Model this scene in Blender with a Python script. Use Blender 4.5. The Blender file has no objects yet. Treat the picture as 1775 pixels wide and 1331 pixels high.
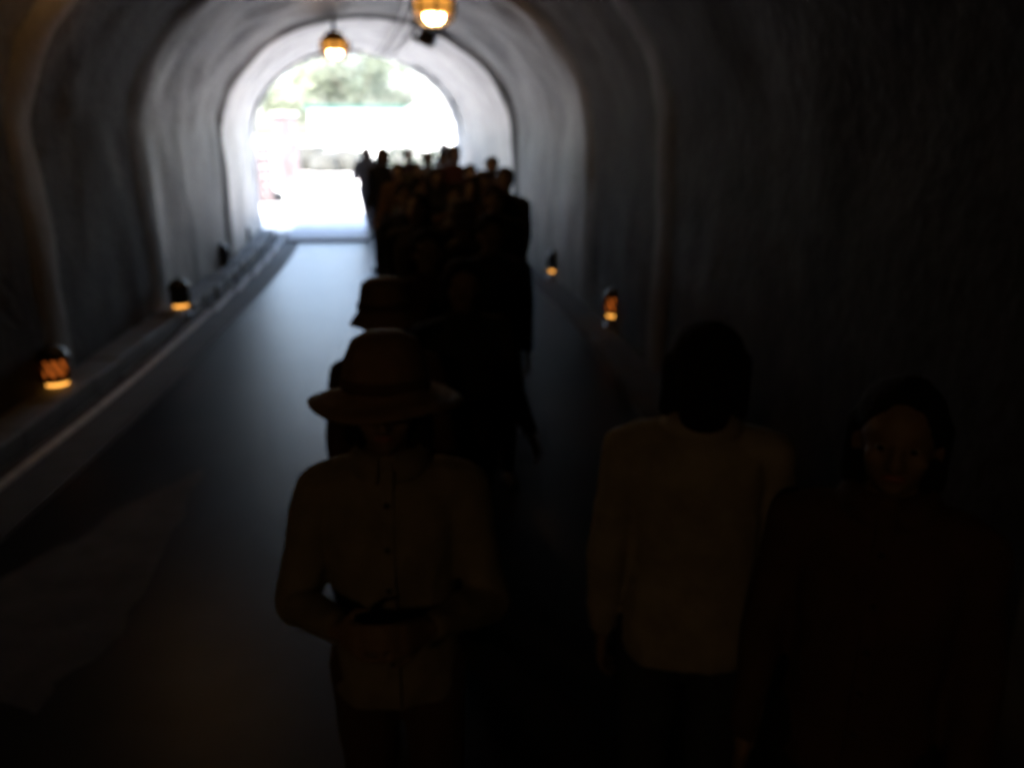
import bpy, bmesh, math, random
import numpy as np
from mathutils import Vector, Matrix, noise
R = math.radians
scn = bpy.context.scene
col = scn.collection

# ------------------------------------------------------------------ camera
CAM_H = 2.0
PITCH = math.atan((665.5 - 230) / 1380)
cd = bpy.data.cameras.new('camera'); cam = bpy.data.objects.new('camera', cd); col.objects.link(cam)
cam.location = (0, 0, CAM_H); cam.rotation_euler = (math.pi / 2 - PITCH, 0, 0)
cd.sensor_width = 36; cd.lens = 28.0; cd.clip_start = 0.05; cd.clip_end = 1500
cd.dof.use_dof = True; cd.dof.focus_distance = .7; cd.dof.aperture_fstop = 3.6
scn.camera = cam

# ------------------------------------------------------------------ world + sun
SUN_EL, SUN_AZ = 58, 200        # azimuth measured in the sky texture's sense, sun stands behind the tunnel hill
w = bpy.data.worlds.new('World'); scn.world = w; w.use_nodes = True
nt = w.node_tree; nt.nodes.clear()
sky = nt.nodes.new('ShaderNodeTexSky'); sky.sky_type = 'NISHITA'; sky.sun_disc = False
sky.sun_elevation = R(SUN_EL); sky.sun_rotation = R(SUN_AZ)
sky.air_density = 1.0; sky.dust_density = 4.0; sky.ozone_density = .6
bg = nt.nodes.new('ShaderNodeBackground'); bg.inputs['Strength'].default_value = 0.15
out = nt.nodes.new('ShaderNodeOutputWorld')
nt.links.new(sky.outputs[0], bg.inputs[0]); nt.links.new(bg.outputs[0], out.inputs[0])
sl = bpy.data.lights.new('sun', 'SUN'); sl.energy = .9; sl.angle = R(10); sl.color = (1, .96, .9)
so = bpy.data.objects.new('sun', sl); col.objects.link(so)
sd = Vector((math.sin(R(SUN_AZ)) * math.cos(R(SUN_EL)), math.cos(R(SUN_AZ)) * math.cos(R(SUN_EL)), math.sin(R(SUN_EL))))
so.rotation_euler = sd.to_track_quat('Z', 'Y').to_euler()
so.location = (0, 0, 40)

scn.view_settings.view_transform = 'Standard'; scn.view_settings.look = 'None'
scn.view_settings.exposure = 4.05; scn.view_settings.gamma = 1
scn.view_settings.use_curve_mapping = False
scn.render.engine = 'CYCLES'
cy = scn.cycles
cy.use_denoising = True; cy.max_bounces = 8; cy.diffuse_bounces = 6; cy.glossy_bounces = 3
cy.sample_clamp_indirect = 4.0; cy.use_light_tree = True; cy.caustics_reflective = False; cy.caustics_refractive = False

# ------------------------------------------------------------------ helpers
def ray(px, py):
    u = (px - 887.5) / 1380; v = (665.5 - py) / 1380
    return (u, math.cos(PITCH) + v * math.sin(PITCH), -math.sin(PITCH) + v * math.cos(PITCH))
def at_y(px, py, y):
    d = ray(px, py); t = y / d[1]
    return Vector((d[0] * t, y, CAM_H + d[2] * t))
def at_z(px, py, z):
    d = ray(px, py); t = (z - CAM_H) / d[2]
    return Vector((d[0] * t, d[1] * t, z))

def tag(o, label=None, cat=None, group=None, kind=None):
    if label: o['label'] = label
    if cat: o['category'] = cat
    if group: o['group'] = group
    if kind: o['kind'] = kind
    return o
def empty(name, loc=(0, 0, 0), rz=0):
    o = bpy.data.objects.new(name, None); col.objects.link(o)
    o.location = loc; o.rotation_euler = (0, 0, rz); o.empty_display_size = .2
    return o
def link(name, me, mat, parent=None):
    o = bpy.data.objects.new(name, me); col.objects.link(o)
    if mat and not me.materials: me.materials.append(mat)
    if parent: o.parent = parent
    return o
def pobj(name, verts, faces, mat, parent=None, smooth=False):
    me = bpy.data.meshes.new(name); me.from_pydata([tuple(v) for v in verts], [], faces); me.update()
    bm = bmesh.new(); bm.from_mesh(me); bmesh.ops.recalc_face_normals(bm, faces=bm.faces); bm.to_mesh(me); bm.free()
    if smooth: me.polygons.foreach_set('use_smooth', [True] * len(me.polygons))
    return link(name, me, mat, parent)
class MB:
    def __init__(s): s.bm = bmesh.new()
    def box(s, c, size, rz=0, bev=0.0, rot=None):
        m = Matrix.Translation(c) @ (rot if rot else Matrix.Rotation(rz, 4, 'Z')) @ Matrix.Diagonal((*size, 1))
        g = bmesh.ops.create_cube(s.bm, size=1, matrix=m)
        if bev:
            es = {e for v in g['verts'] for e in v.link_edges}
            bmesh.ops.bevel(s.bm, geom=list(es), offset=bev, segments=1, affect='EDGES')
        return s
    def cyl(s, a, b, r1, r2=None, n=12, cap=True):
        a = Vector(a); b = Vector(b); d = b - a; L = d.length
        if r2 is None: r2 = r1
        m = Matrix.Translation((a + b) / 2) @ d.to_track_quat('Z', 'Y').to_matrix().to_4x4()
        bmesh.ops.create_cone(s.bm, cap_ends=cap, segments=n, radius1=r1, radius2=max(r2, 1e-4), depth=L, matrix=m); return s
    def ball(s, c, r, sub=2):
        r = (r, r, r) if isinstance(r, (int, float)) else r
        bmesh.ops.create_icosphere(s.bm, subdivisions=sub, radius=1, matrix=Matrix.Translation(c) @ Matrix.Diagonal((*r, 1))); return s
    def tube(s, pts, r, n=8):
        for a, b in zip(pts, pts[1:]):
            s.cyl(a, b, r, r, n)
        return s
    def lathe(s, prof, n=24, c=(0, 0, 0), jit=None):
        c = Vector(c); rings = []
        for k, (r, z) in enumerate(prof):
            ring = []
            for i in range(n):
                a = 2 * math.pi * i / n
                q = jit(a, k) if jit else 0
                ring.append(s.bm.verts.new(c + Vector((r * math.cos(a), r * math.sin(a), z + q))))
            rings.append(ring)
        for A, B in zip(rings, rings[1:]):
            for i in range(n):
                s.bm.faces.new((A[i], A[(i + 1) % n], B[(i + 1) % n], B[i]))
        return s
    def build(s, name, mat, parent=None, smooth=False):
        me = bpy.data.meshes.new(name)
        bmesh.ops.recalc_face_normals(s.bm, faces=s.bm.faces)
        s.bm.to_mesh(me); s.bm.free()
        if smooth: me.polygons.foreach_set('use_smooth', [True] * len(me.polygons))
        return link(name, me, mat, parent)
def copy_tree(o, parent=None):
    c = o.copy(); col.objects.link(c)
    if parent: c.parent = parent
    for ch in o.children: copy_tree(ch, c)
    return c

# ------------------------------------------------------------------ materials
def mat(name, c, rough=.8, metal=0, var=.25, scale=6, bump=.0, bscale=40, c2=None, spec=.5, detail=6, extra=None):
    m = bpy.data.materials.new(name); m.use_nodes = True; n = m.node_tree; p = n.nodes['Principled BSDF']
    tc = n.nodes.new('ShaderNodeTexCoord')
    nz = n.nodes.new('ShaderNodeTexNoise'); nz.inputs['Scale'].default_value = scale; nz.inputs['Detail'].default_value = detail
    nz.inputs['Roughness'].default_value = .62
    n.links.new(tc.outputs['Object'], nz.inputs['Vector'])
    rp = n.nodes.new('ShaderNodeValToRGB')
    a = c2 if c2 else tuple(x * (1 - var) for x in c); b = tuple(min(1, x * (1 + var)) for x in c) if not c2 else c
    rp.color_ramp.elements[0].position = .32; rp.color_ramp.elements[0].color = (*a, 1)
    rp.color_ramp.elements[1].position = .68; rp.color_ramp.elements[1].color = (*b, 1)
    n.links.new(nz.outputs['Fac'], rp.inputs['Fac'])
    colr = rp.outputs['Color']
    if extra: colr = extra(n, tc, colr)
    n.links.new(colr, p.inputs['Base Color'])
    p.inputs['Roughness'].default_value = rough; p.inputs['Metallic'].default_value = metal
    p.inputs['Specular IOR Level'].default_value = spec
    if bump:
        nb = n.nodes.new('ShaderNodeTexNoise'); nb.inputs['Scale'].default_value = bscale; nb.inputs['Detail'].default_value = 8
        n.links.new(tc.outputs['Object'], nb.inputs['Vector'])
        bp = n.nodes.new('ShaderNodeBump'); bp.inputs['Strength'].default_value = bump; bp.inputs['Distance'].default_value = .02
        n.links.new(nb.outputs['Fac'], bp.inputs['Height']); n.links.new(bp.outputs['Normal'], p.inputs['Normal'])
    return m
def emis(name, c, s):
    m = bpy.data.materials.new(name); m.use_nodes = True; p = m.node_tree.nodes['Principled BSDF']
    p.inputs['Base Color'].default_value = (*[x * .5 for x in c], 1)
    p.inputs['Emission Color'].default_value = (*c, 1); p.inputs['Emission Strength'].default_value = s
    return m
def stains(lo, hi, col2, sx=1.6, sz=.35, strength=.75):
    """streaky seepage stains, stretched down the wall"""
    def f(n, tc, colr):
        mp = n.nodes.new('ShaderNodeMapping'); mp.inputs['Scale'].default_value = (sx, sx, sz)
        n.links.new(tc.outputs['Object'], mp.inputs['Vector'])
        nz = n.nodes.new('ShaderNodeTexNoise'); nz.inputs['Scale'].default_value = 1.3; nz.inputs['Detail'].default_value = 7
        n.links.new(mp.outputs[0], nz.inputs['Vector'])
        rp = n.nodes.new('ShaderNodeMapRange'); rp.inputs[1].default_value = lo; rp.inputs[2].default_value = hi
        rp.inputs[3].default_value = 0; rp.inputs[4].default_value = strength
        n.links.new(nz.outputs['Fac'], rp.inputs[0])
        mx = n.nodes.new('ShaderNodeMixRGB'); mx.inputs[2].default_value = (*col2, 1)
        n.links.new(rp.outputs[0], mx.inputs[0]); n.links.new(colr, mx.inputs[1])
        return mx.outputs[0]
    return f
M = {}
M['lining'] = mat('sprayed_falloff_dark', (.032, .031, .030), .88, var=.45, scale=2.6, bump=.8, bscale=12, detail=10, spec=.2, extra=stains(.52, .7, (.015, .0145, .014)))  # near bays darkened in colour, carrying part of the daylight falloff
M['lining_mid'] = mat('concrete_falloff_mid', (.09, .088, .086), .62, var=.3, scale=2.4, bump=.5, bscale=10, detail=9, spec=.25, extra=stains(.52, .7, (.06, .058, .056)))  # middle step of the daylight falloff put into the bay colours
M['lining_pale'] = mat('concrete_falloff_pale', (.22, .216, .213), .5, var=.25, scale=3, bump=.4, bscale=10, detail=9, spec=.35, extra=stains(.55, .72, (.085, .082, .08)))  # mouth bay paled in colour, carrying part of the daylight near the portal
M['rib'] = mat('rib_concrete', (.085, .08, .075), .85, spec=.2, var=.2, scale=4, bump=.4, bscale=14, extra=stains(.56, .75, (.1, .09, .08)))
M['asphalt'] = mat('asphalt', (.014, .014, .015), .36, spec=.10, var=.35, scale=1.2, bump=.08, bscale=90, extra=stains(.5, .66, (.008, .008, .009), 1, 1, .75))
M['apron'] = mat('gutter_concrete', (.05, .05, .049), .75, spec=.2, var=.25, scale=5, bump=.4, bscale=50)
M['kerb'] = mat('kerb_concrete', (.075, .075, .073), .75, var=.25, scale=7, bump=.4, bscale=60)
M['edging'] = mat('worn_pale_edging', (.42, .42, .41), .7, var=.3, scale=9, bump=.3)
M['lamp_pool'] = mat('lamp_pool_paint', (.075, .07, .064), .8, spec=.1, var=.2, scale=5, bump=.3)  # road tone lightened to draw a pool of lamp light
M['shrub'] = mat('shrub_leaf', (.02, .032, .018), .7, var=.4, scale=1.2)
M['ground'] = mat('pale_ground', (.46, .45, .43), .9, var=.1, scale=.7, bump=.3, bscale=60)
M['slab'] = mat('slab_concrete', (.30, .31, .33), .8, var=.12, scale=3, bump=.2, bscale=40)
M['hill'] = mat('hill_soil', (.07, .09, .04), .95, var=.5, scale=1.0, bump=1, bscale=4)
M['portal'] = mat('portal_stone', (.33, .32, .30), .85, var=.25, scale=5, bump=.5, bscale=25)
M['stone'] = mat('pillar_stone', (.10, .08, .083), .85, var=.3, scale=5, bump=.5, bscale=25)
M['rock'] = mat('grey_rock', (.03, .032, .027), .9, var=.4, scale=3, bump=.8, bscale=10)
M['white'] = mat('white_render', (.78, .78, .76), .8, var=.04, scale=2)
M['teal'] = mat('teal_paint', (.006, .055, .042), .5, var=.1, scale=4)
M['window'] = mat('window_glass', (.03, .05, .08), .1, var=.1)
M['leaf'] = mat('leaf', (.12, .14, .09), .6, var=.45, scale=.9)
M['leaf2'] = mat('leaf_dark', (.10, .12, .08), .6, var=.45, scale=.9)
M['bark'] = mat('bark', (.09, .065, .045), .9, var=.4, scale=9, bump=.6, bscale=30)
M['dark_metal'] = mat('dark_metal', (.03, .03, .032), .45, .6, var=.3, scale=12)
M['brass'] = mat('amber_enamel', (.75, .36, .06), .35, .2, var=.1, scale=12)
M['cable'] = mat('cable_rubber', (.05, .05, .055), .5, var=.2)
M['conduit'] = mat('conduit_galvanised', (.3, .3, .31), .4, .7, var=.2)
BULB = emis('bulb_glow', (1, .54, .20), 4.6)
SLOT = emis('slot_glow', (1, .42, .07), .15)
LENS = emis('amber_lens', (1, .22, .03), .028)
M['hair'] = mat('black_hair', (.012, .010, .009), .85, spec=.2, var=.3, scale=30, bump=.5, bscale=90)
M['hairb'] = mat('brown_hair', (.04, .024, .015), .85, spec=.2, var=.3, scale=30, bump=.5, bscale=90)
M['skin'] = mat('skin', (.24, .18, .145), .55, var=.06, scale=12)
M['lip'] = mat('lip', (.30, .12, .10), .5, var=.05)
M['eye'] = mat('eye_white', (.35, .33, .31), .2, var=.02)
M['iris'] = mat('iris', (.02, .012, .008), .2, var=.02)
M['shoe'] = mat('shoe', (.035, .03, .03), .5, var=.2)
M['straw'] = mat('tan_cotton', (.22, .16, .12), .85, var=.15, scale=20, bump=.3, bscale=150)
CL = {}
for k, c in dict(navy=(.02, .025, .05), black=(.018, .018, .02), brown=(.09, .055, .035), beige=(.25, .24, .22), grey=(.14, .14, .15),
                 red=(.06, .02, .02), olive=(.06, .06, .03), pale=(.36, .36, .35), denim=(.04, .055, .1), maroon=(.045, .018, .02)).items():
    CL[k] = mat('cloth_' + k, c, .9, var=.18, scale=14, bump=.25, bscale=200)

# ------------------------------------------------------------------ tunnel frame
Y0, YP = -24.0, 17.3
def cx(y): return -.9 - (.0075 * y * y if y > 0 else 0)
def slope(y): return -.015 * y if y > 0 else 0
def frame(y):
    T = Vector((slope(y), 1, 0)).normalized()
    return Vector((cx(y), y, 0)), T, Vector((T.y, -T.x, 0))      # origin, forward, right
def P(y, lat, z, fwd=0):
    o, T, N = frame(y)
    return o + N * lat + T * fwd + Vector((0, 0, z))
def hw(y): return 2.48 if y < 9 else 2.48 - .33 * min(1, (y - 9) / 8.3)
def crown(y): return 3.78 if y < 9 else 3.78 - .2 * min(1, (y - 9) / 8.3)
SPR = 1.9
def section(y, off=0.0, n=40, base=-.05):
    """list of (lateral, z); off>0 = outward"""
    a = hw(y) + off; h = crown(y) + off - SPR
    pts = [(-a, base), (-a, .4), (-a, .8), (-a, 1.2), (-a, 1.55)]
    for i in range(n + 1):
        t = math.pi * i / n
        pts.append((-a * math.cos(t), SPR + h * math.sin(t)))
    pts += [(a, 1.55), (a, 1.2), (a, .8), (a, .4), (a, base)]
    return pts
STN = [-19.2, -15.0, -10.8, -6.6, -2.4, 1.8, 6.5, 9.2, 13.2]

tunnel = tag(empty('tunnel', (cx(0), 0, 0)), 'dark arched concrete tunnel bending gently left to its bright portal', 'tunnel')
TOFF = -Vector((cx(0), 0, 0))
def tshift(vs): return [v + TOFF for v in vs]
def build_bay(ya, yb, k):
    rnd = random.Random(k); off = rnd.uniform(-.006, .006)
    ny = max(3, int((yb - ya) / .14)); ys = [ya + (yb - ya) * i / ny for i in range(ny + 1)]
    V = []; F = []
    for y in ys:
        e = min((y - ya), (yb - y)); groove = 0.0
        for (l, z) in section(y, off + groove):
            p = P(y, l, z); d = Vector((p.x - cx(y), 0, z - 1.2)).normalized()
            nn = noise.noise(p * .9) * .05 + noise.noise(p * 2.7) * .028 + noise.noise(p * 7) * .012
            V.append(p + d * nn * (1 if z > .1 else .3))
    m = len(section(0))
    for i in range(ny):
        for j in range(m - 1):
            a = i * m + j; F.append((a, a + 1, a + m + 1, a + m))
    pobj('lining', tshift(V), F, M['lining_pale'] if ya > 13 else (M['lining_mid'] if ya > 9 else M['lining']), tunnel, True)  # lining changes at the wall edge; daylight falloff also put into bay colours
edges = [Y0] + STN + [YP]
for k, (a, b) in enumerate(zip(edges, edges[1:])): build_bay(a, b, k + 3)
def build_rib(y, k):
    V = []; F = []; w_ = .3; d_ = .014
    rows = [(-w_, .012), (-w_ * .7, -d_ * .4), (-w_ * .35, -d_), (0, -d_ * 1.2), (w_ * .35, -d_), (w_ * .7, -d_ * .4), (w_, .012)]
    for (dy, off) in rows:
        for (l, z) in section(y + dy, off):
            p = P(y + dy, l, z); d = Vector((p.x - cx(p.y), 0, z - 1.2)).normalized()
            nn = noise.noise(p * .9) * .05 + noise.noise(p * 2.7) * .028 + noise.noise(p * 7) * .012
            V.append(p + d * nn * (1 if z > .1 else .3))
    m = len(section(0))
    for i in range(len(rows) - 1):
        for j in range(m - 1):
            a = i * m + j; F.append((a, a + 1, a + m + 1, a + m))
    pobj('rib', tshift(V), F, M['rib'], tunnel, True)
for k, y in enumerate(STN): build_rib(y, k)
# unseen bulkhead behind the camera, added to keep outside light out
ev = [P(Y0, l, z) for l, z in section(Y0, .1)]
pobj('end_wall', tshift(ev), [tuple(range(len(ev)))], M['lining'], tunnel)

# ------------------------------------------------------------------ ground, road, apron
g = MB(); g.box((0, 0, -.1), (900, 900, .04)); tag(g.build('ground', M['ground']), kind='structure')
def strip(name, la, lb, za, ya, yb, m, step=.5, kind='structure', zb=None):
    V = []; F = []; ys = np.arange(ya, yb + 1e-6, step)
    for y in ys:
        V += [P(y, la(y) if callable(la) else la, za), P(y, lb(y) if callable(lb) else lb, za if zb is None else zb)]
    for i in range(len(ys) - 1): F.append((2 * i, 2 * i + 1, 2 * i + 3, 2 * i + 2))
    o = pobj(name, V, F, m); tag(o, kind=kind); return o
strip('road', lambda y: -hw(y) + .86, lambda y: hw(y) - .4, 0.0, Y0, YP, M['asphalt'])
strip('gutter_apron', lambda y: -hw(y) + .50, lambda y: -hw(y) + .86, .006, Y0, YP, M['apron'])
strip('gutter_channel', lambda y: -hw(y) + .30, lambda y: -hw(y) + .50, -.05, Y0, YP, M['apron'])
strip('gutter_channel', lambda y: hw(y) - .4, lambda y: hw(y) + .0, .006, Y0, YP, M['apron'])
# pale yard outside, continuing the tunnel direction
yard = MB()
pobj_v = [P(YP, -30, -.02), P(YP, 30, -.02), P(YP, 60, .1, 70), P(YP, -60, .1, 70)]
tag(pobj('yard', pobj_v, [(0, 1, 2, 3)], M['ground']), kind='structure')
# wedge of lamp light painted on the roadway as paler colour, lower left
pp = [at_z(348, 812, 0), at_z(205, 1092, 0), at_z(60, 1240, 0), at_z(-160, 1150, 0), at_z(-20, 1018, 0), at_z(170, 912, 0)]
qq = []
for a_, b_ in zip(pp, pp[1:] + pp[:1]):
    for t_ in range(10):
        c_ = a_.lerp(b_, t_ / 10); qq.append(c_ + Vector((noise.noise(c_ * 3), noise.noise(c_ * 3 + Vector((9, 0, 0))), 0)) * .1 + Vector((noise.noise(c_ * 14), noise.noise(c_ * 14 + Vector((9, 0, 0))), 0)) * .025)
tag(pobj('road_lamp_pool', [Vector((p.x, p.y, .004)) for p in qq], [tuple(range(len(qq)))], M['lamp_pool']), kind='structure')
# kerb between wall and channel, single stones
kb = tag(empty('kerb', (0, 0, 0)), 'low raised concrete kerb running along foot of left tunnel wall', 'kerb')
rnd = random.Random(5)
y = -5.0
while y < YP - .6:
    L = .6; yc = y + L / 2
    o, T, N = frame(yc); c = o + N * (-hw(yc) + .135) + Vector((0, 0, .02 + rnd.uniform(-.008, .008)))
    MB().box((0, 0, 0), (.29 + rnd.uniform(-.01, .01), L - .015, .16), 0, .012).build('kerb_stone', M['kerb'], kb)
    k = kb.children[-1]; k.location = c; k.rotation_euler = (0, 0, -math.atan(slope(yc)) * -1 if False else math.atan2(-T.x, T.y) + rnd.uniform(-.01, .01))
    y += L
# rounded lip stones on the road side of the channel
lp = tag(empty('channel_edging', (0, 0, 0)), 'thin worn pale concrete edging beside the left gutter channel', 'edging')
y = -5.0
while y < YP - .2:
    L = 1.2; yc = y + L / 2
    if yc + .6 > YP: break
    o, T, N = frame(yc); c = o + N * (-hw(yc) + .50) + Vector((0, 0, .0 + rnd.uniform(-.004, .004)))
    k = MB().box((0, 0, 0), (.055, L - .012, .06), 0, .01).build('edging_stone', M['edging'], lp)
    k.location = c; k.rotation_euler = (0, 0, math.atan2(-T.x, T.y))
    y += L
# slab lying in the portal
sp = [at_z(497, 416, .05), at_z(637, 415, .05), at_z(639, 372, .05), at_z(520, 372, .05)]
sv = [Vector((p.x, p.y, .055)) for p in sp] + [Vector((p.x, p.y, -.04)) for p in sp]
ths = pobj('threshold_slab', sv, [(0, 1, 2, 3), (4, 5, 1, 0), (5, 6, 2, 1), (6, 7, 3, 2), (7, 4, 0, 3)], M['slab'])
tag(ths, 'pale flat concrete slab laid on the roadway under the tunnel portal', 'slab')

# ------------------------------------------------------------------ portal wall + voussoirs + hill
portal = tag(empty('portal_wall', P(YP, 0, 0), math.atan2(-frame(YP)[1].x, frame(YP)[1].y)), 'stone portal wall framing the bright arched tunnel mouth', 'wall')
a_in, c_in = hw(YP) + .0, crown(YP) + .0
arch = [(-a_in, -.06), (-a_in, SPR)]
NA = 32
for i in range(1, NA): 
    t = math.pi * i / NA; arch.append((-a_in * math.cos(t), SPR + (c_in - SPR) * math.sin(t)))
arch += [(a_in, SPR), (a_in, -.06)]
def portal_mesh():
    V = []; F = []
    outer = []
    for (l, z) in arch:
        if z <= SPR + .01: outer.append((math.copysign(9, l), z))
        else:
            ang = math.atan2(z - SPR, l); s_ = 1 / max(abs(math.cos(ang)) / 9, abs(math.sin(ang)) / 4.6)
            outer.append((s_ * math.cos(ang), SPR + s_ * math.sin(ang)))
    n = len(arch)
    for yy in (0.02, .7):
        for (l, z) in arch: V.append(Vector((l * 1.0, yy, z)))
        for (l, z) in outer: V.append(Vector((l, yy, z)))
    for s_ in (0, 2 * n):
        for i in range(n - 1): F.append((s_ + i, s_ + i + 1, s_ + n + i + 1, s_ + n + i))
    for i in range(n - 1):
        F.append((i, i + 1, 2 * n + i + 1, 2 * n + i)); F.append((n + i, n + i + 1, 3 * n + i + 1, 3 * n + i))
    return V, F
V, F = portal_mesh(); pobj('headwall', V, F, M['portal'], portal)
rnd = random.Random(11)
NV = 19
for i in range(NV):
    t0 = math.pi * i / NV + .012; t1 = math.pi * (i + 1) / NV - .012
    pr = rnd.uniform(.0, .035); V = []
    for yy in (-.05 - pr, .82):
        for t in (t0, (t0 + t1) / 2, t1):
            for rr in (-.006 - pr * .9, .30):
                V.append(Vector((-(a_in + rr) * math.cos(t), yy, SPR + (c_in + rr - SPR) * math.sin(t))))
    F = [(0, 1, 3, 2), (2, 3, 5, 4), (6, 8, 9, 7), (8, 10, 11, 9), (0, 2, 8, 6), (2, 4, 10, 8), (1, 7, 9, 3), (3, 9, 11, 5), (0, 6, 7, 1), (4, 5, 11, 10)]
    pobj('arch_stone', V, F, M['portal'], portal)
for sx in (-1, 1):
    z = -.04; k = 0
    while z < SPR - .03:
        h = min(.37, SPR - z); pr = rnd.uniform(0, .02)
        MB().box((sx * (a_in + .172 - pr), .385, z + h / 2), (.35, .87, h - .015), 0, .012).build('jamb_stone', M['portal'], portal)
        z += h
# hill: solid terrain over the tunnel
hv = []; hf = []; nx, ny_ = 50, 40
for j in range(ny_ + 1):
    s_ = j / ny_
    for i in range(nx + 1):
        t = (i / nx * 2 - 1) * 60
        fw = .35 - s_ * 95
        base = 5.6 + s_ * 26 * (1 - s_ * .3) if j > 0 else 5.3
        z = base * max(0, 1 - (abs(t) / 60) ** 3)
        z += noise.noise(Vector((t * .12, fw * .12, 0))) * 1.2 * min(1, s_ * 8)
        p = P(YP, t, 0, fw); hv.append(Vector((p.x, p.y, z)))
for j in range(ny_):
    for i in range(nx):
        a = j * (nx + 1) + i; hf.append((a, a + 1, a + nx + 2, a + nx + 1))
b0 = len(hv)
for i in range(nx + 1):   # wings either side of the headwall drop to the ground
    v = hv[i]; hv.append(Vector((v.x, v.y, -.08)))
for i in range(nx):
    tm = ((i + .5) / nx * 2 - 1) * 60
    if abs(tm) > 5.5: hf.append((i, i + 1, b0 + i + 1, b0 + i))
tag(pobj('hill', hv, hf, M['hill'], None, True), kind='structure')

# ------------------------------------------------------------------ yard beyond the portal
def stone_pillar(px, yb, ytop, ydist, width, label):
    p = at_z(px, yb, 0); p.z = 0; top = at_y(px, ytop, p.y).z
    r = tag(empty('stone_pillar', p, .2), label, 'pillar', 'gate pillars in the yard')
    rn = random.Random(int(px)); z = 0
    while z < top - .1:
        h = rn.uniform(.24, .32); nrow = 2
        x = -width / 2
        for q in range(nrow):
            ww = width * (.5 + rn.uniform(-.12, .12)) if q == 0 else width / 2 - x
            for dy in (0,):
                MB().box((x + ww / 2, rn.uniform(-.03, .03), z + h / 2), (ww - .02, width * .8, h - .02), rn.uniform(-.02, .02), .03).build('stone_block', M['stone'], r)
            x += ww
        z += h
    MB().box((0, 0, z + .06), (width + .16, width * .95, .12), 0, .03).build('capstone', M['portal'], r)
stone_pillar(503, 322, 205, 0, .9, 'reddish stone gate pillar, larger of the pair left of the bright yard')
stone_pillar(463, 352, 262, 0, .5, 'smaller pinkish stone pillar nearest the left jamb of tunnel mouth')

rnd = random.Random(21)
def rock_mesh(seed, sub=3):
    bm = bmesh.new(); bmesh.ops.create_icosphere(bm, subdivisions=sub, radius=1)
    o = Vector((seed * 3.1, seed * 1.7, 0))
    for v in bm.verts:
        d = v.co.normalized(); v.co = d * (1 + .35 * noise.noise(d * 1.3 + o) + .13 * noise.noise(d * 3.5 + o))
        if v.co.z < -.5: v.co.z = -.5
    me = bpy.data.meshes.new('boulder'); bm.to_mesh(me); bm.free(); me.materials.append(M['rock']); return me
rocks = [(532, 298, 1.3, 'long low grey boulder beside the reddish pillar'), (565, 300, 1.0, 'rounded grey boulder in the middle of the rock row'),
         (600, 299, 1.2, 'flat grey boulder at right of the rock row'), (628, 297, .9, 'small dark boulder just left of the crowd'),
         (545, 288, .9, 'pointed boulder set behind the rock row')]
for i, (px, py, s_, lb) in enumerate(rocks):
    p = at_z(px, py, 0); o = bpy.data.objects.new('boulder', rock_mesh(i + 1)); col.objects.link(o)
    o.location = (p.x, p.y, .35 * s_); o.scale = (s_ * 1.1, s_ * .8, s_ * .62); o.rotation_euler = (0, 0, rnd.uniform(0, 3))
    tag(o, lb, 'boulder', 'boulders along the yard edge')
o = bpy.data.objects.new('stone', rock_mesh(9)); col.objects.link(o); p = at_z(478, 350, 0)
o.location = (p.x, p.y, .11); o.scale = (.26, .2, .2); tag(o, 'small dark stone alone on the ground near left of tunnel mouth', 'stone')

# white building with teal eaves
def frame_pts(px, d): return at_y(px, 230, d)
B0 = at_y(538, 230, 58); B1 = at_y(905, 230, 60); bw = (B1 - B0).length
bld = tag(empty('white_building', (B0.x, B0.y, 0), math.atan2(B1.y - B0.y, B1.x - B0.x)), 'long white single storey building with teal eaves beyond the yard', 'building')
zt = at_y(600, 190, 58).z
MB().box((bw / 2, 4, zt / 2), (bw, 8, zt)).build('wall', M['white'], bld)
MB().box((3.4, 3.95, zt + .14), (7.4, 8.7, .26)).build('eaves', M['teal'], bld)
MB().box((bw / 2 + 3.3, 3.95, zt + .14), (bw - 6.7, 8.7, .26)).build('eaves', M['white'], bld)
for k in range(5):
    x = 2.2 + k * 3.1
    f = MB().box((x, -.01, 1.75), (1.5, .06, 1.1)).build('window', M['conduit'], bld)
    for s_ in (-1, 1): MB().box((x + s_ * .36, -.045, 1.75), (.66, .02, .98)).build('pane', M['window'] if k == 7 else mat_pane if 'mat_pane' in globals() else M['white'], f)

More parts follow.
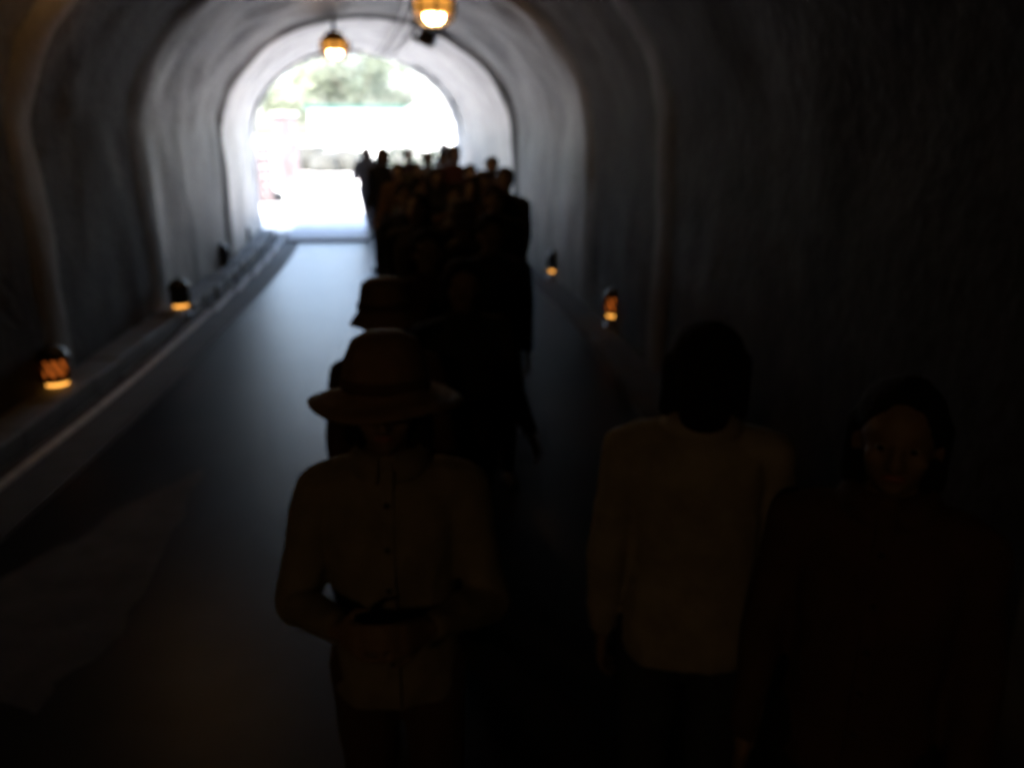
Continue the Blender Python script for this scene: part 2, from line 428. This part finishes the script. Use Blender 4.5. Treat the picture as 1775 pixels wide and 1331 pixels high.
# trees
def tree(px, d, h, cr, seed, m, label):
    rn = random.Random(seed); p = at_y(px, 230, d)
    r = tag(empty('leafy_tree', (p.x, p.y, 0)), label, 'tree', 'trees behind the white building')
    tb = MB(); tb.cyl((0, 0, -.1), (.1, .05, h * .45), .22, .14, 10)
    tips = []
    for k in range(9):
        a = k * 2.4; q = Vector((math.cos(a) * cr * .6, math.sin(a) * cr * .6, h * (.5 + .4 * rn.random())))
        tb.cyl((.1, .05, h * (.3 + .15 * rn.random())), q, .08, .02, 6); tips.append(q)
    tb.build('trunk', M['bark'], r, True)
    bl = [(q, rn.uniform(.3, .5) * cr) for q in tips] + [(Vector((rn.uniform(-1, 1) * cr * .6, rn.uniform(-1, 1) * cr * .6, h * rn.uniform(.5, .95))), rn.uniform(.25, .42) * cr) for _ in range(14)]
    n = 5200; V = []; F = []
    for i in range(n):
        c, rr = bl[rn.randrange(len(bl))]
        d_ = Vector((rn.gauss(0, 1), rn.gauss(0, 1), rn.gauss(0, 1))).normalized() * rr * (rn.random() ** .4)
        c0 = c + d_; s_ = rn.uniform(.09, .2)
        A = Vector((rn.gauss(0, 1), rn.gauss(0, 1), rn.gauss(0, .6))).normalized(); Bv = A.orthogonal().normalized()
        V += [c0 - A * s_, c0 + Bv * s_ * .5, c0 + A * s_, c0 - Bv * s_ * .5]; F.append((4 * i, 4 * i + 1, 4 * i + 2, 4 * i + 3))
    me = bpy.data.meshes.new('crown'); me.from_pydata([tuple(v) for v in V], [], F); link('crown', me, m, r)
tree(560, 72, 8.5, 3.6, 1, M['leaf'], 'light green tree at left above the white building')
tree(618, 70, 10.0, 4.0, 2, M['leaf2'], 'tall darker green tree standing above the teal eaves')
tree(672, 76, 9.0, 3.4, 3, M['leaf'], 'yellowish green tree right of the tall dark one')
tree(500, 68, 6.0, 2.6, 4, M['leaf'], 'small pale tree behind the reddish stone pillar')

def shrub(px, py, rx, h, seed, label):
    rn = random.Random(seed); p = at_z(px, py, 0)
    r = tag(empty('shrub', (p.x, p.y, 0)), label, 'shrub', 'low shrubs along the yard edge')
    tb = MB()
    for k in range(5):
        a = k * 1.3; tb.cyl((0, 0, -.05), (math.cos(a) * rx * .5, math.sin(a) * rx * .3, h * .7), .04, .015, 6)
    tb.build('stem', M['bark'], r, True)
    V = []; F = []
    for i in range(2600):
        d_ = Vector((rn.gauss(0, 1), rn.gauss(0, 1), abs(rn.gauss(0, 1)))).normalized() * (rn.random() ** .3)
        lump = 1 + .3 * noise.noise(d_ * 2.2 + Vector((seed, 0, 0)))
        c0 = Vector((d_.x * rx * lump, d_.y * rx * .6 * lump, .08 + d_.z * h * lump)); s_ = rn.uniform(.05, .1)
        A = Vector((rn.gauss(0, 1), rn.gauss(0, 1), rn.gauss(0, .7))).normalized(); Bv = A.orthogonal().normalized()
        V += [c0 - A * s_, c0 + Bv * s_ * .5, c0 + A * s_, c0 - Bv * s_ * .5]; F.append((4 * i, 4 * i + 1, 4 * i + 2, 4 * i + 3))
    me = bpy.data.meshes.new('foliage'); me.from_pydata([tuple(v) for v in V], [], F); link('foliage', me, M['shrub'], r)
shrub(552, 292, 1.2, 1.2, 3, 'low round shrub behind the boulders left in the yard')
shrub(610, 293, 1.5, .95, 4, 'wide low shrub behind the boulders, nearest the crowd')
shrub(700, 291, 1.5, 1.5, 5, 'tallest shrub, showing between the heads of the crowd')
shrub(765, 291, 1.3, 1.1, 6, 'shrub behind the crowd next to the right jamb')

# ------------------------------------------------------------------ tunnel lamps
LS = 1.6
GLASS = emis('amber_glass', (1, .42, .07), .055)
def ceiling_lamp(loc, y, label):
    cz = crown(y)
    r = tag(empty('ceiling_lamp', loc), label, 'lamp', 'caged amber lamps hanging from the vault')
    # vault height at this lateral position
    lat = (loc[0] - cx(y)); q = max(0, 1 - (lat / hw(y)) ** 2); vz = SPR + (cz - SPR) * math.sqrt(q)
    MB().cyl((0, 0, .1), (0, 0, (vz - loc[2] + .04) / LS), .018, .018, 10).build('stem', M['dark_metal'], r)
    MB().lathe([(.02, .13), (.06, .125), (.10, .085), (.135, .04), (.14, .03), (.132, .03), (.09, .078), (.02, .10)], 20).build('reflector_shade', M['brass'], r, True)
    MB().lathe([(.001, .045), (.10, .045), (.128, .03), (.13, -.02), (.12, -.045), (.07, -.05), (.001, -.05)], 20).build('amber_lens', GLASS, r, True)
    MB().lathe([(.001, -.112), (.03, -.107), (.062, -.085), (.07, -.052), (.001, -.052)], 16).build('bulb', BULB, r, True)
    cg = MB()
    for k in range(8):
        a = k * math.pi / 4 + .2
        pts = [Vector((math.cos(a) * rr, math.sin(a) * rr, zz)) for rr, zz in ((.145, .035), (.145, -.02), (.125, -.085), (.06, -.125), (.0, -.135))]
        cg.tube(pts, .009, 5)
    ring = [Vector((math.cos(t * math.pi / 10) * .145, math.sin(t * math.pi / 10) * .145, -.02)) for t in range(21)]
    cg.tube(ring, .006, 5)
    cg.build('guard_cage', M['dark_metal'], r)
    r.scale = (LS, LS, LS)
    return r
l1 = at_z(752, 12, 3.27); l2 = at_z(580, 80, 3.27)
ceiling_lamp(l1, l1.y, 'brightest caged amber ceiling lamp, at the top edge of the view')
ceiling_lamp(l2, l2.y, 'caged amber ceiling lamp hanging above the upper left of the tunnel mouth')
for yy, dx, lb in ((6.15, -1.55, 'caged ceiling lamp lighting the near left wall'), (-3.2, -.3, 'caged ceiling lamp behind the camera')):
    ceiling_lamp((cx(yy) + dx, yy, 3.25 if yy > 0 else 3.3), yy, lb)

def foot_lamp(loc, rz, lit_lens, lit_slot, label):
    r = tag(empty('foot_lamp', loc, rz), label, 'lamp', 'low amber lamps along the tunnel walls')
    b = MB(); b.box((0, 0, .02), (.2, .2, .04), 0, .008); b.cyl((0, 0, .035), (0, 0, .1), .05, .05, 12)
    b.build('base', M['dark_metal'], r)
    # the slot light between base and drum
    MB().lathe([(.07, .11), (.08, .113), (.08, .137), (.07, .14)], 20).build('slot_light', SLOT if lit_slot else M['dark_metal'], r, True)
    MB().cyl((0, 0, .145), (0, 0, .19), .11, .11, 20).build('collar', M['dark_metal'], r)
    # amber lens and louvres
    MB().cyl((0, 0, .19), (0, 0, .33), .085, .085, 20).build('lens', LENS if lit_lens else M['window'], r)
    for k in range(10):
        a = 2 * math.pi * k / 10
        q = Matrix.Rotation(a, 4, 'Z') @ Matrix.Translation((.098, 0, .26)) @ Matrix.Rotation(R(28), 4, 'X')
        m_ = MB(); bmesh.ops.create_cube(m_.bm, size=1, matrix=q @ Matrix.Diagonal((.012, .026, .165, 1))); m_.build('louvre', M['dark_metal'], r)
    MB().lathe([(.001, .43), (.05, .42), (.09, .39), (.115, .345), (.12, .325), (.001, .325)], 20).build('hood', M['dark_metal'], r, True)
def wall_pos(px, py, side):
    p = at_z(px, py, .12); return Vector((p.x, p.y, 0))
foot_lamp(wall_pos(100, 664, -1), .1, True, True, 'nearest left foot lamp with glowing orange louvres')
foot_lamp(wall_pos(314, 530, -1), .1, False, True, 'second foot lamp on the left, dark above its glowing slot')
foot_lamp(wall_pos(386, 458, -1), .1, False, False, 'unlit foot lamp farther along the left wall')
foot_lamp(wall_pos(424, 420, -1), .1, False, False, 'unlit foot lamp on left, closest to the tunnel mouth')
foot_lamp(wall_pos(1064, 547, 1), .1, True, True, 'nearer right foot lamp with orange louvres above bright slot')
foot_lamp(wall_pos(961, 470, 1), .1, False, True, 'farther right foot lamp glowing faintly beside the crowd')

# cables along the vault, from lamp one to the portal crown
def vault_pt(y, ang, off=-.03):
    a = hw(y) + off; h = crown(y) + off - SPR
    return P(y, a * math.sin(ang), SPR + h * math.cos(ang))
for k, ang in enumerate((.20, .235, .27, .305, .35)):
    pts = []; yy = -6.0
    while yy < YP + .3:
        sag = .03 * abs(math.sin(yy * 1.5 + k)) + (.06 if any(abs(yy - s_) < .3 for s_ in STN) else 0)
        pts.append(vault_pt(yy, ang + .01 * math.sin(yy * .7 + k), -.05 - sag)); yy += .3
    m_ = MB(); m_.tube(pts, .016 if k < 4 else .022, 6)
    tag(m_.build('cable', M['cable'] if k % 2 else M['conduit'], None, True), ['grey conduit nearest the crown of the vault', 'black cable second from the crown of the vault', 'grey conduit in the middle of the overhead bundle', 'black cable fourth from the crown of the vault', 'thicker grey conduit on the right of the overhead bundle'][k], 'cable', 'cables running along the tunnel vault')
jb = empty('junction_box', vault_pt(13.6, .42, -.1)); tag(jb, 'dark junction box on the vault right of the cables', 'junction box')
MB().box((0, 0, 0), (.34, .42, .16), 0, .02, rot=Matrix.Rotation(R(22), 4, 'Y')).build('housing', M['dark_metal'], jb)
MB().box((-.03, 0, -.085), (.28, .36, .02), 0, .005, rot=Matrix.Rotation(R(22), 4, 'Y')).build('cover', M['cable'], jb)
# ------------------------------------------------------------------ people
def fold(x, y_, z, of):
    # soft drape: long diagonal folds plus small creases
    a = noise.noise(Vector((x * 7 + z * 3, y_ * 7, z * 3.2 - x * 2)) + of)
    b = 1 - abs(noise.noise(Vector((x * 11, y_ * 11, z * 9 + x * 5)) + of)) * 2
    return a * .8 + b * .45 - .3
def remesh(name, bm, vox, mt, parent, wr=0.0, seed=0, smooth_it=3):
    me = bpy.data.meshes.new('tmp'); bm.to_mesh(me); bm.free()
    o = bpy.data.objects.new('tmp', me); col.objects.link(o)
    md = o.modifiers.new('r', 'REMESH'); md.mode = 'VOXEL'; md.voxel_size = vox
    sm = o.modifiers.new('s', 'SMOOTH'); sm.iterations = smooth_it; sm.factor = .5
    dg = bpy.context.evaluated_depsgraph_get()
    m2 = bpy.data.meshes.new_from_object(o.evaluated_get(dg)); bpy.data.objects.remove(o); bpy.data.meshes.remove(me)
    m2.name = name; m2.materials.clear(); m2.materials.append(mt)
    if wr:
        of = Vector((seed * 7.3, 0, 0))
        n = len(m2.vertices); co = np.empty(n * 3, 'f'); nr = np.empty(n * 3, 'f')
        m2.vertices.foreach_get('co', co); m2.vertex_normals.foreach_get('vector', nr)
        co = co.reshape(-1, 3); nr = nr.reshape(-1, 3)
        f = np.array([fold(x, y_, z, of) for x, y_, z in co.tolist()], 'f')
        co += nr * (f * wr)[:, None]
        m2.vertices.foreach_set('co', co.ravel()); m2.update()
    m2.polygons.foreach_set('use_smooth', [True] * len(m2.polygons))
    return link(name, m2, mt, parent)
def loft(m, rings, S, off, n=20):
    # closed body of elliptical rings (z, cy, rx, ry)
    prev = None; first = None
    for (z, cy_, rx, ry) in rings:
        ring = [m.bm.verts.new(Vector((rx * math.copysign(abs(math.cos(t)) ** .85, math.cos(t)), cy_ + ry * math.copysign(abs(math.sin(t)) ** .9, math.sin(t)), z + off)) * S) for t in [2 * math.pi * i / n for i in range(n)]]
        if prev:
            for i in range(n): m.bm.faces.new((prev[i], prev[(i + 1) % n], ring[(i + 1) % n], ring[i]))
        else: first = ring
        prev = ring
    m.bm.faces.new(prev); m.bm.faces.new(list(reversed(first)))
def capsule(m, a, b, r1, r2=None, n=12):
    r2 = r1 if r2 is None else r2; a = Vector(a); b = Vector(b)
    if (b - a).length > 1e-4: m.cyl(a, b, r1, r2, n)
    m.ball(a, r1, 2); m.ball(b, r2, 2)

def near_trim(u, S, B, jk, shirt):
    # turned-down collar and a front placket with buttons
    V = []; F = []; n = 28
    for (r_, zz, k) in ((.040, .868, 1), (.044, .872, 1), (.058, .846, 1), (.056, .840, 1)):
        for i in range(n + 1):
            t = math.pi / 2 + .22 + (2 * math.pi - .44) * i / n
            dip = .012 * max(0, math.sin(t)) * (1 if r_ > .05 else .4)
            V.append(u(r_ * math.cos(t) * 1.05, -.006 + r_ * math.sin(t), zz - dip))
    for a in range(3):
        for i in range(n): F.append((a * (n + 1) + i, a * (n + 1) + i + 1, (a + 1) * (n + 1) + i + 1, (a + 1) * (n + 1) + i))
    o = pobj('collar', V, F, CL[shirt], jk, True)
    prof = [(.845, .040), (.80, .052), (.75, .066), (.70, .074), (.64, .071), (.58, .070), (.52, .076), (.485, .077)]
    V = []; F = []
    for z, yy in prof:
        for x, q in ((-.010, -.004), (-.009, .004), (.009, .004), (.010, -.004)): V.append(u(x, yy + q, z))
    for a in range(len(prof) - 1):
        for b in range(3): F.append((a * 4 + b, a * 4 + b + 1, a * 4 + b + 5, a * 4 + b + 4))
    pobj('placket', V, F, CL[shirt], jk)
    for z in (.80, .74, .68, .62, .56):
        yy = np.interp(-z, [-a for a, _ in prof], [b for _, b in prof])
        MB().ball(u(0, yy + .006, z), (.0045 * S, .002 * S, .0045 * S), 1).build('button', M['shoe'], jk, True)

def person(label, px, top, y, turn=0, shirt='navy', pants='black', hair='short', hairc='hair', stride=.25, elbow=.35, arm='down', hat=None, vox=.014, height=None, bulk=1.0, headyaw=0, group=None, seed=0):
    d = at_y(px, top, y); Ht = height or d.z
    face = math.atan2(-d.x, -y)  # towards the camera
    root = empty('person', (d.x, y, 0), 0)
    tag(root, label, 'person', group)
    yaw = math.pi - 0.0 + turn      # forward (+Y local) to world -Y
    root.rotation_euler = (0, 0, yaw)
    S = Ht / (1.0 if not hat else 1.012)
    near = vox < .01
    def s(*v): return Vector(v) * S
    rn = random.Random(seed + int(px))
    # --- skeleton
    hips = {}; lift = 1e9
    for sd, sg in ((-1, 1), (1, -1)):
        a = stride * sg; b = .12 + (.45 * stride if sg < 0 else 0)
        H_ = Vector((sd * .052, 0, .515)); K = H_ + Vector((sd * .004, math.sin(a), -math.cos(a))) * .245
        A = K + Vector((0, math.sin(a - b), -math.cos(a - b))) * .232
        hips[sd] = [H_, K, A]; lift = min(lift, A.z)
    dz = .042 - lift
    up = Vector((0, 0, dz))
    for sd in hips: hips[sd] = [v + up for v in hips[sd]]
    tot = .995 + dz; k_ = 1 / tot
    # rescale so the crown reaches the wanted height
    S *= k_
    legs = {sd: [v * S for v in L] for sd, L in hips.items()}
    def u(x, y_, z): return Vector((x, y_, z + dz)) * S
    arms = {}
    for sd, sg in ((-1, -1), (1, 1)):
        sh = u(sd * .102 * bulk, 0, .800)
        if arm == 'fold':
            e = sh + Vector((sd * .035, .03, -.165)) * S; wv = Vector((-sd * .085, .125, .035))
            wrt = e + wv.normalized() * .145 * S
        elif arm == 'raise' and sd == 1:
            e = sh + Vector((sd * .05, .07, -.13)) * S; wrt = e + Vector((-.03, .09, .1)).normalized() * .145 * S
        else:
            a = stride * .8 * sg; e = sh + Vector((sd * .14, math.sin(a), -math.cos(a))).normalized() * .17 * S
            a2 = a + elbow; wrt = e + Vector((sd * .02, math.sin(a2), -math.cos(a2))).normalized() * .148 * S
        arms[sd] = (sh, e, wrt)
    # --- body
    m = MB()
    B = bulk
    loft(m, [(.475, 0, .05 * B, .04), (.50, -.004, .085 * B, .058), (.54, -.006, .09 * B, .06), (.60, 0, .075 * B, .05), (.66, .002, .078 * B, .052), (.72, .002, .088 * B, .058), (.77, -.002, .093 * B, .056), (.805, -.006, .086 * B, .045), (.83, -.006, .055, .035), (.85, -.006, .03, .03)], S, dz)
    for sd in (-1, 1):
        capsule(m, u(0, -.005, .82), u(sd * .095 * B, 0, .802), .031 * S, .031 * S)
        H_, K, A = legs[sd]
        capsule(m, H_, K, .05 * S * bulk, .033 * S); capsule(m, K, A, .033 * S, .021 * S)
        m.ball(K.lerp(A, .28) + Vector((0, -.008, 0)) * S, (.033 * S, .034 * S, .06 * S))
        fz = A.z - .018 * S
        capsule(m, A, A + Vector((0, -.02, -.02)) * S, .022 * S, .02 * S); capsule(m, A + Vector((0, 0, -.018)) * S, A + Vector((sd * .008, .085, -.026)) * S, .021 * S, .016 * S)
        sh, e, wr = arms[sd]
        capsule(m, sh, e, .029 * S, .023 * S); capsule(m, e, wr, .0235 * S, .0155 * S)
        # hand
        dr = (wr - e).normalized(); med = Vector((-sd, 0, 0)); med = (med - dr * med.dot(dr)).normalized(); fr = dr.cross(med) * (1 if dr.cross(med).y > 0 or dr.cross(med).z > 0 else -1)
        pal = wr + dr * .03 * S
        for q in (-1, 0, 1):
            capsule(m, wr + dr * .012 * S + fr * q * .008 * S, wr + dr * .05 * S + fr * q * .0145 * S, .0105 * S, .0088 * S, 8)
        if vox <= .016:
            fr_r = max(.0048 * S, vox * .75)
            for q, (fo, ln) in enumerate(((-.0195, .034), (-.0065, .043), (.0065, .047), (.0195, .042))):
                b0 = wr + dr * .05 * S + fr * fo * S * 1.05
                c1 = b0 + (dr + med * .25).normalized() * ln * .42 * S; c2 = c1 + (dr + med * .9).normalized() * ln * .33 * S; c3 = c2 + (dr * .5 + med).normalized() * ln * .25 * S
                capsule(m, b0, c1, fr_r, fr_r, 6); capsule(m, c1, c2, fr_r, fr_r * .95, 6); capsule(m, c2, c3, fr_r * .95, fr_r * .85, 6)
            t0 = wr + dr * .018 * S + fr * .016 * S; t1 = t0 + (dr + fr * .9 + med * .3).normalized() * .027 * S; t2 = t1 + (dr + fr * .2 + med * .4).normalized() * .02 * S
            capsule(m, t0, t1, fr_r * 1.2, fr_r * 1.05, 6); capsule(m, t1, t2, fr_r * 1.05, fr_r * .9, 6)
    capsule(m, u(0, -.006, .83), u(0, .002, .885), .033 * S, .03 * S)
    # head (built straight, turned about the neck axis)
    def hd(x, y_, z):
        c_, s__ = math.cos(headyaw), math.sin(headyaw); return u(x * c_ - y_ * s__, x * s__ + y_ * c_, z)
    m.ball(hd(0, -.006, .938), (.0445 * S, .054 * S, .053 * S), 3)
    m.ball(hd(0, .014, .902), (.034 * S, .036 * S, .036 * S), 3); m.ball(hd(0, .032, .879), (.017 * S, .015 * S, .013 * S))
    m.ball(hd(0, .036, .945), (.03 * S, .012 * S, .012 * S))
    capsule(m, hd(0, .046, .932), hd(0, .058, .912), .0055 * S, .008 * S, 8)
    for sd in (-1, 1):
        m.ball(hd(sd * .0455, -.002, .918), (.006 * S, .012 * S, .018 * S)); m.ball(hd(sd * .024, .033, .911), (.012 * S, .011 * S, .012 * S))
        m.ball(hd(sd * .0065, .054, .91), (.006 * S, .006 * S, .005 * S))
    remesh('body', m.bm, vox * (1 if near else .95), M['skin'], root, 0, 0, 2 if near else 1)
    if near:
        for sd in (-1, 1):
            e_ = MB(); e_.ball(hd(sd * .0175, .0400, .928), (.0078 * S, .006 * S, .0042 * S)); ey = e_.build('eye', M['eye'], root, True)
            e_ = MB(); e_.ball(hd(sd * .0175, .0452, .928), (.0040 * S, .0018 * S, .0038 * S)); e_.build('iris', M['iris'], ey, True)
        e_ = MB(); e_.ball(hd(0, .0495, .8945), (.014 * S, .004 * S, .0045 * S)); e_.build('mouth', M['lip'], root, True)
    # --- top
    m = MB(); q = 1.13
    loft(m, [(.475, -.002, .098 * B, .076), (.50, -.003, .101 * B, .077), (.54, -.004, .099 * B, .073), (.60, 0, .092 * B, .066), (.66, .002, .094 * B, .067), (.72, .003, .1 * B, .070), (.77, -.002, .103 * B, .067), (.805, -.006, .094 * B, .055), (.83, -.006, .062, .046), (.848, -.006, .042, .042), (.862, -.006, .038, .040)], S, dz)
    for sd in (-1, 1):
        capsule(m, u(0, -.005, .822), u(sd * .097 * B, 0, .802), .037 * S, .038 * S)
        sh, e, wr = arms[sd]
        capsule(m, sh, e, .038 * S, .032 * S); capsule(m, e, wr.lerp(e, .1), .032 * S, .023 * S)
    remesh('jacket', m.bm, vox, CL[shirt], root, .012 if near else .007, rn.random() * 9)
    jk = root.children[-1] if root.children[-1].name.startswith('jacket') else [c for c in root.children if c.name.startswith('jacket')][0]
    near_trim(u, S, B, jk, shirt) if near else None
    # --- trousers
    m = MB(); m.ball(u(0, 0, .525), (.088 * S * bulk, .065 * S, .055 * S))
    for sd in (-1, 1):
        H_, K, A = legs[sd]
        capsule(m, H_, K, .057 * S * bulk, .041 * S); capsule(m, K, A + Vector((0, 0, .012)) * S, .041 * S, .031 * S)
    remesh('trousers', m.bm, vox, CL[pants], root, .006, rn.random() * 9)
    for sd in (-1, 1):
        A = legs[sd][2]; m = MB()
        capsule(m, A + Vector((0, -.012, -.02)) * S, A + Vector((sd * .008, .09, -.024)) * S, .0275 * S, .022 * S, 10)
        o = m.build('shoe', M['shoe'], root, True)
        for v in o.data.vertices:
            v.co.z = max(v.co.z, .0 + (A.z - .042 * S))
    # --- hair
    m = MB()
    m.ball(hd(0, -.012, .946), (.0515 * S, .0545 * S, .054 * S), 3)
    m.ball(hd(0, -.032, .915), (.046 * S, .034 * S, .045 * S), 2)
    if hair == 'bob':
        for sd in (-1, 1): capsule(m, hd(sd * .04, -.012, .94), hd(sd * .044, -.012, .875), .02 * S, .018 * S)
        capsule(m, hd(0, -.03, .92), hd(0, -.034, .87), .04 * S, .034 * S)
    if hair == 'long':
        for sd in (-1, 1): capsule(m, hd(sd * .04, -.014, .94), hd(sd * .05, -.02, .82), .02 * S, .016 * S)
        capsule(m, hd(0, -.035, .92), hd(0, -.05, .80), .042 * S, .036 * S)
    remesh('hair', m.bm, vox, M[hairc], root, .010 if near else .006, rn.random() * 9, 1)
    if hat:
        hr = Matrix.Rotation(R(hat.get('tilt', 0)), 4, 'X')
        prof = [(.001, .083), (.025, .081), (.045, .070), (.056, .045), (.060, .012), (.064, .0), (.085, -.006), (.107, -.014), (.106, -.018), (.085, -.0105), (.060, -.005), (.056, .01), (.052, .042), (.04, .066), (.001, .078)]
        if hat.get('kind') == 'bucket':
            prof = [(.001, .075), (.035, .073), (.05, .062), (.056, .03), (.059, .0), (.082, -.03), (.081, -.034), (.057, -.004), (.054, .03), (.048, .06), (.001, .071)]
        mh = MB(); mh.lathe([(r_ * S, z_ * S) for r_, z_ in prof], 32, jit=lambda a, k: (.004 * S * math.sin(3 * a + 1) if 5 <= k <= 10 else 0))
        h_ = mh.build('hat', M[hat.get('mat', 'straw')] if hat.get('mat', 'straw') in M else CL[hat['mat']], root, True)
        h_.location = hd(0, -.004, .948); h_.rotation_euler = (R(hat.get('tilt', 0)), 0, headyaw)
        bb = MB(); bb.lathe([(.0605 * S, .004 * S), (.0625 * S, .005 * S), (.0605 * S, .02 * S), (.0585 * S, .021 * S)], 32); b_ = bb.build('hat_band', CL['brown'], h_, True)
    return root, arms, S

near_group = None
person('short person facing the camera in a tan brimmed hat and light jacket', 665, 604, 1.62, .05, 'beige', 'brown', 'bob', 'hair', .05, .5, 'fold', hat={'tilt': 4}, vox=.007, seed=1)
person('dark haired person with back turned, in pale jacket, right of the brimmed hat', 1228, 556, 1.72, math.pi - .15, 'pale', 'denim', 'bob', 'hair', .08, .2, 'down', vox=.007, seed=2)
person('dark haired person in brown jacket at the far right, nearest the camera', 1572, 664, 1.38, -.46, 'brown', 'black', 'bob', 'hair', .06, .4, 'down', vox=.007, seed=3)
CG = 'people walking in the crowd'
crowd = [
 (664, 494, 2.75, 'brown', 'denim', 'short', {'kind': 'bucket', 'mat': 'straw'}, 'person in a tan bucket hat, nearest at the left edge of crowd'),
 (800, 452, 3.2, 'black', 'black', 'bob', None, 'tallish black clad person just behind the brimmed hat wearer'),
 (738, 398, 3.9, 'maroon', 'black', 'long', None, 'long haired person in maroon jacket midway down crowd'),
 (850, 372, 4.5, 'navy', 'black', 'short', None, 'person in navy jacket at right edge, halfway along the crowd'),
 (800, 352, 5.1, 'olive', 'black', 'short', {'kind': 'bucket', 'mat': 'grey'}, 'person in olive jacket and grey bucket hat mid crowd'),
 (722, 335, 5.8, 'black', 'grey', 'bob', None, 'person in grey trousers at left edge of the middle crowd'),
 (856, 322, 6.3, 'black', 'black', 'short', None, 'black clad person next to right wall in middle crowd'),
 (790, 318, 6.9, 'brown', 'navy', 'short', None, 'person in brown jacket and navy trousers amid the crowd'),
 (876, 290, 7.6, 'black', 'black', 'short', None, 'rightmost of the far heads seen against the lit wall'),
 (838, 296, 8.3, 'navy', 'black', 'bob', None, 'bobbed person against the bright right wall strip'),
 (712, 306, 8.0, 'olive', 'black', 'short', {'kind': 'bucket', 'mat': 'olive'}, 'person in olive hat behind the grey trousered walker'),
 (757, 292, 9.2, 'black', 'denim', 'long', None, 'long haired person in denim trousers at crowd centre'),
 (852, 272, 10.3, 'grey', 'black', 'short', None, 'person in grey jacket half hidden beside the right wall'),
 (688, 282, 10.6, 'brown', 'black', 'bob', None, 'person in brown jacket directly behind the leading left walkers'),
 (788, 252, 11.3, 'red', 'black', 'short', None, 'tall person in dull red jacket beside the right jamb'),
 (662, 256, 12.2, 'black', 'black', 'bob', None, 'black haired person in black outlined against the bright yard'),
 (742, 262, 13.4, 'grey', 'navy', 'short', None, 'person in grey jacket and navy trousers under the portal'),
 (708, 258, 15.2, 'maroon', 'grey', 'short', None, 'person in maroon jacket and grey trousers at tunnel mouth'),
 (634, 254, 16.6, 'grey', 'grey', 'long', None, 'person in grey at the far left front of tunnel mouth'),
 (730, 305, 7.2, 'black', 'black', 'bob', None, 'bobbed black clad person wedged in centre of the crowd'),
 (818, 306, 7.35, 'brown', 'black', 'short', None, 'person in brown jacket and black trousers deep in crowd right of centre'),
 (702, 318, 6.6, 'navy', 'black', 'short', None, 'person in navy jacket at left edge, close behind the grey trousers'),
 (852, 300, 9.3, 'black', 'black', 'short', None, 'black clad person between the far heads at right wall'),
 (815, 285, 9.9, 'olive', 'black', 'short', None, 'person in olive jacket behind the bobbed one by the wall'),
 (722, 282, 11.8, 'navy', 'navy', 'bob', None, 'person all in navy at the rear centre of the crowd'),
 (770, 262, 12.6, 'brown', 'black', 'short', None, 'person in brown jacket behind the tall red jacketed one'),
 (770, 250, 17.5, 'pale', 'denim', 'short', {'kind': 'bucket', 'mat': 'pale'}, 'person in pale clothes and pale hat outside the portal'),
]
rnd = random.Random(77)
ref = {}
for i, (px, top, y, sh, pa, hr, ht, lb) in enumerate(crowd):
    vx = .011 if y < 4 else (.014 if y < 7 else .019)
    r_, arms_, S_ = person(lb, px, top, y, rnd.uniform(-.3, .3) + .1, sh, pa, hr, rnd.choice(['hair', 'hair', 'hairb']), rnd.choice([-1, 1]) * rnd.uniform(.15, .33), rnd.uniform(.2, .9),
           rnd.choice(['down', 'down', 'fold', 'down']) if px != 722 else 'down', ht, vx, None, rnd.uniform(.95, 1.12), rnd.uniform(-.4, .4), CG, i)
    ref[px] = (r_, arms_, S_)
# tote bag held by the walker in grey trousers (hand on the side nearest the open road)
r_, arms_, S_ = ref[722]
cand = [(r_.matrix_basis @ arms_[s_][2], s_) for s_ in (-1, 1)]
bpy.context.view_layer.update()
cand.sort(key=lambda t: t[0].x); hp = cand[0][0]
bag = empty('tote_bag', (hp.x - .02, hp.y, hp.z - .62), .5); tag(bag, 'pale grey tote bag hanging from the hand of the grey trousered walker', 'bag')
m_ = MB(); m_.box((0, 0, .17), (.36, .12, .33), 0, .035); m_.build('pouch', CL['pale'], bag, False)
for s_ in (-1, 1):
    m_ = MB(); m_.tube([Vector((-.1, s_ * .045, .32)), Vector((-.06, s_ * .03, .48)), Vector((0, s_ * .006, .55)), Vector((.06, s_ * .03, .48)), Vector((.1, s_ * .045, .32))], .009, 6); m_.build('handle', CL['grey'], bag, True)
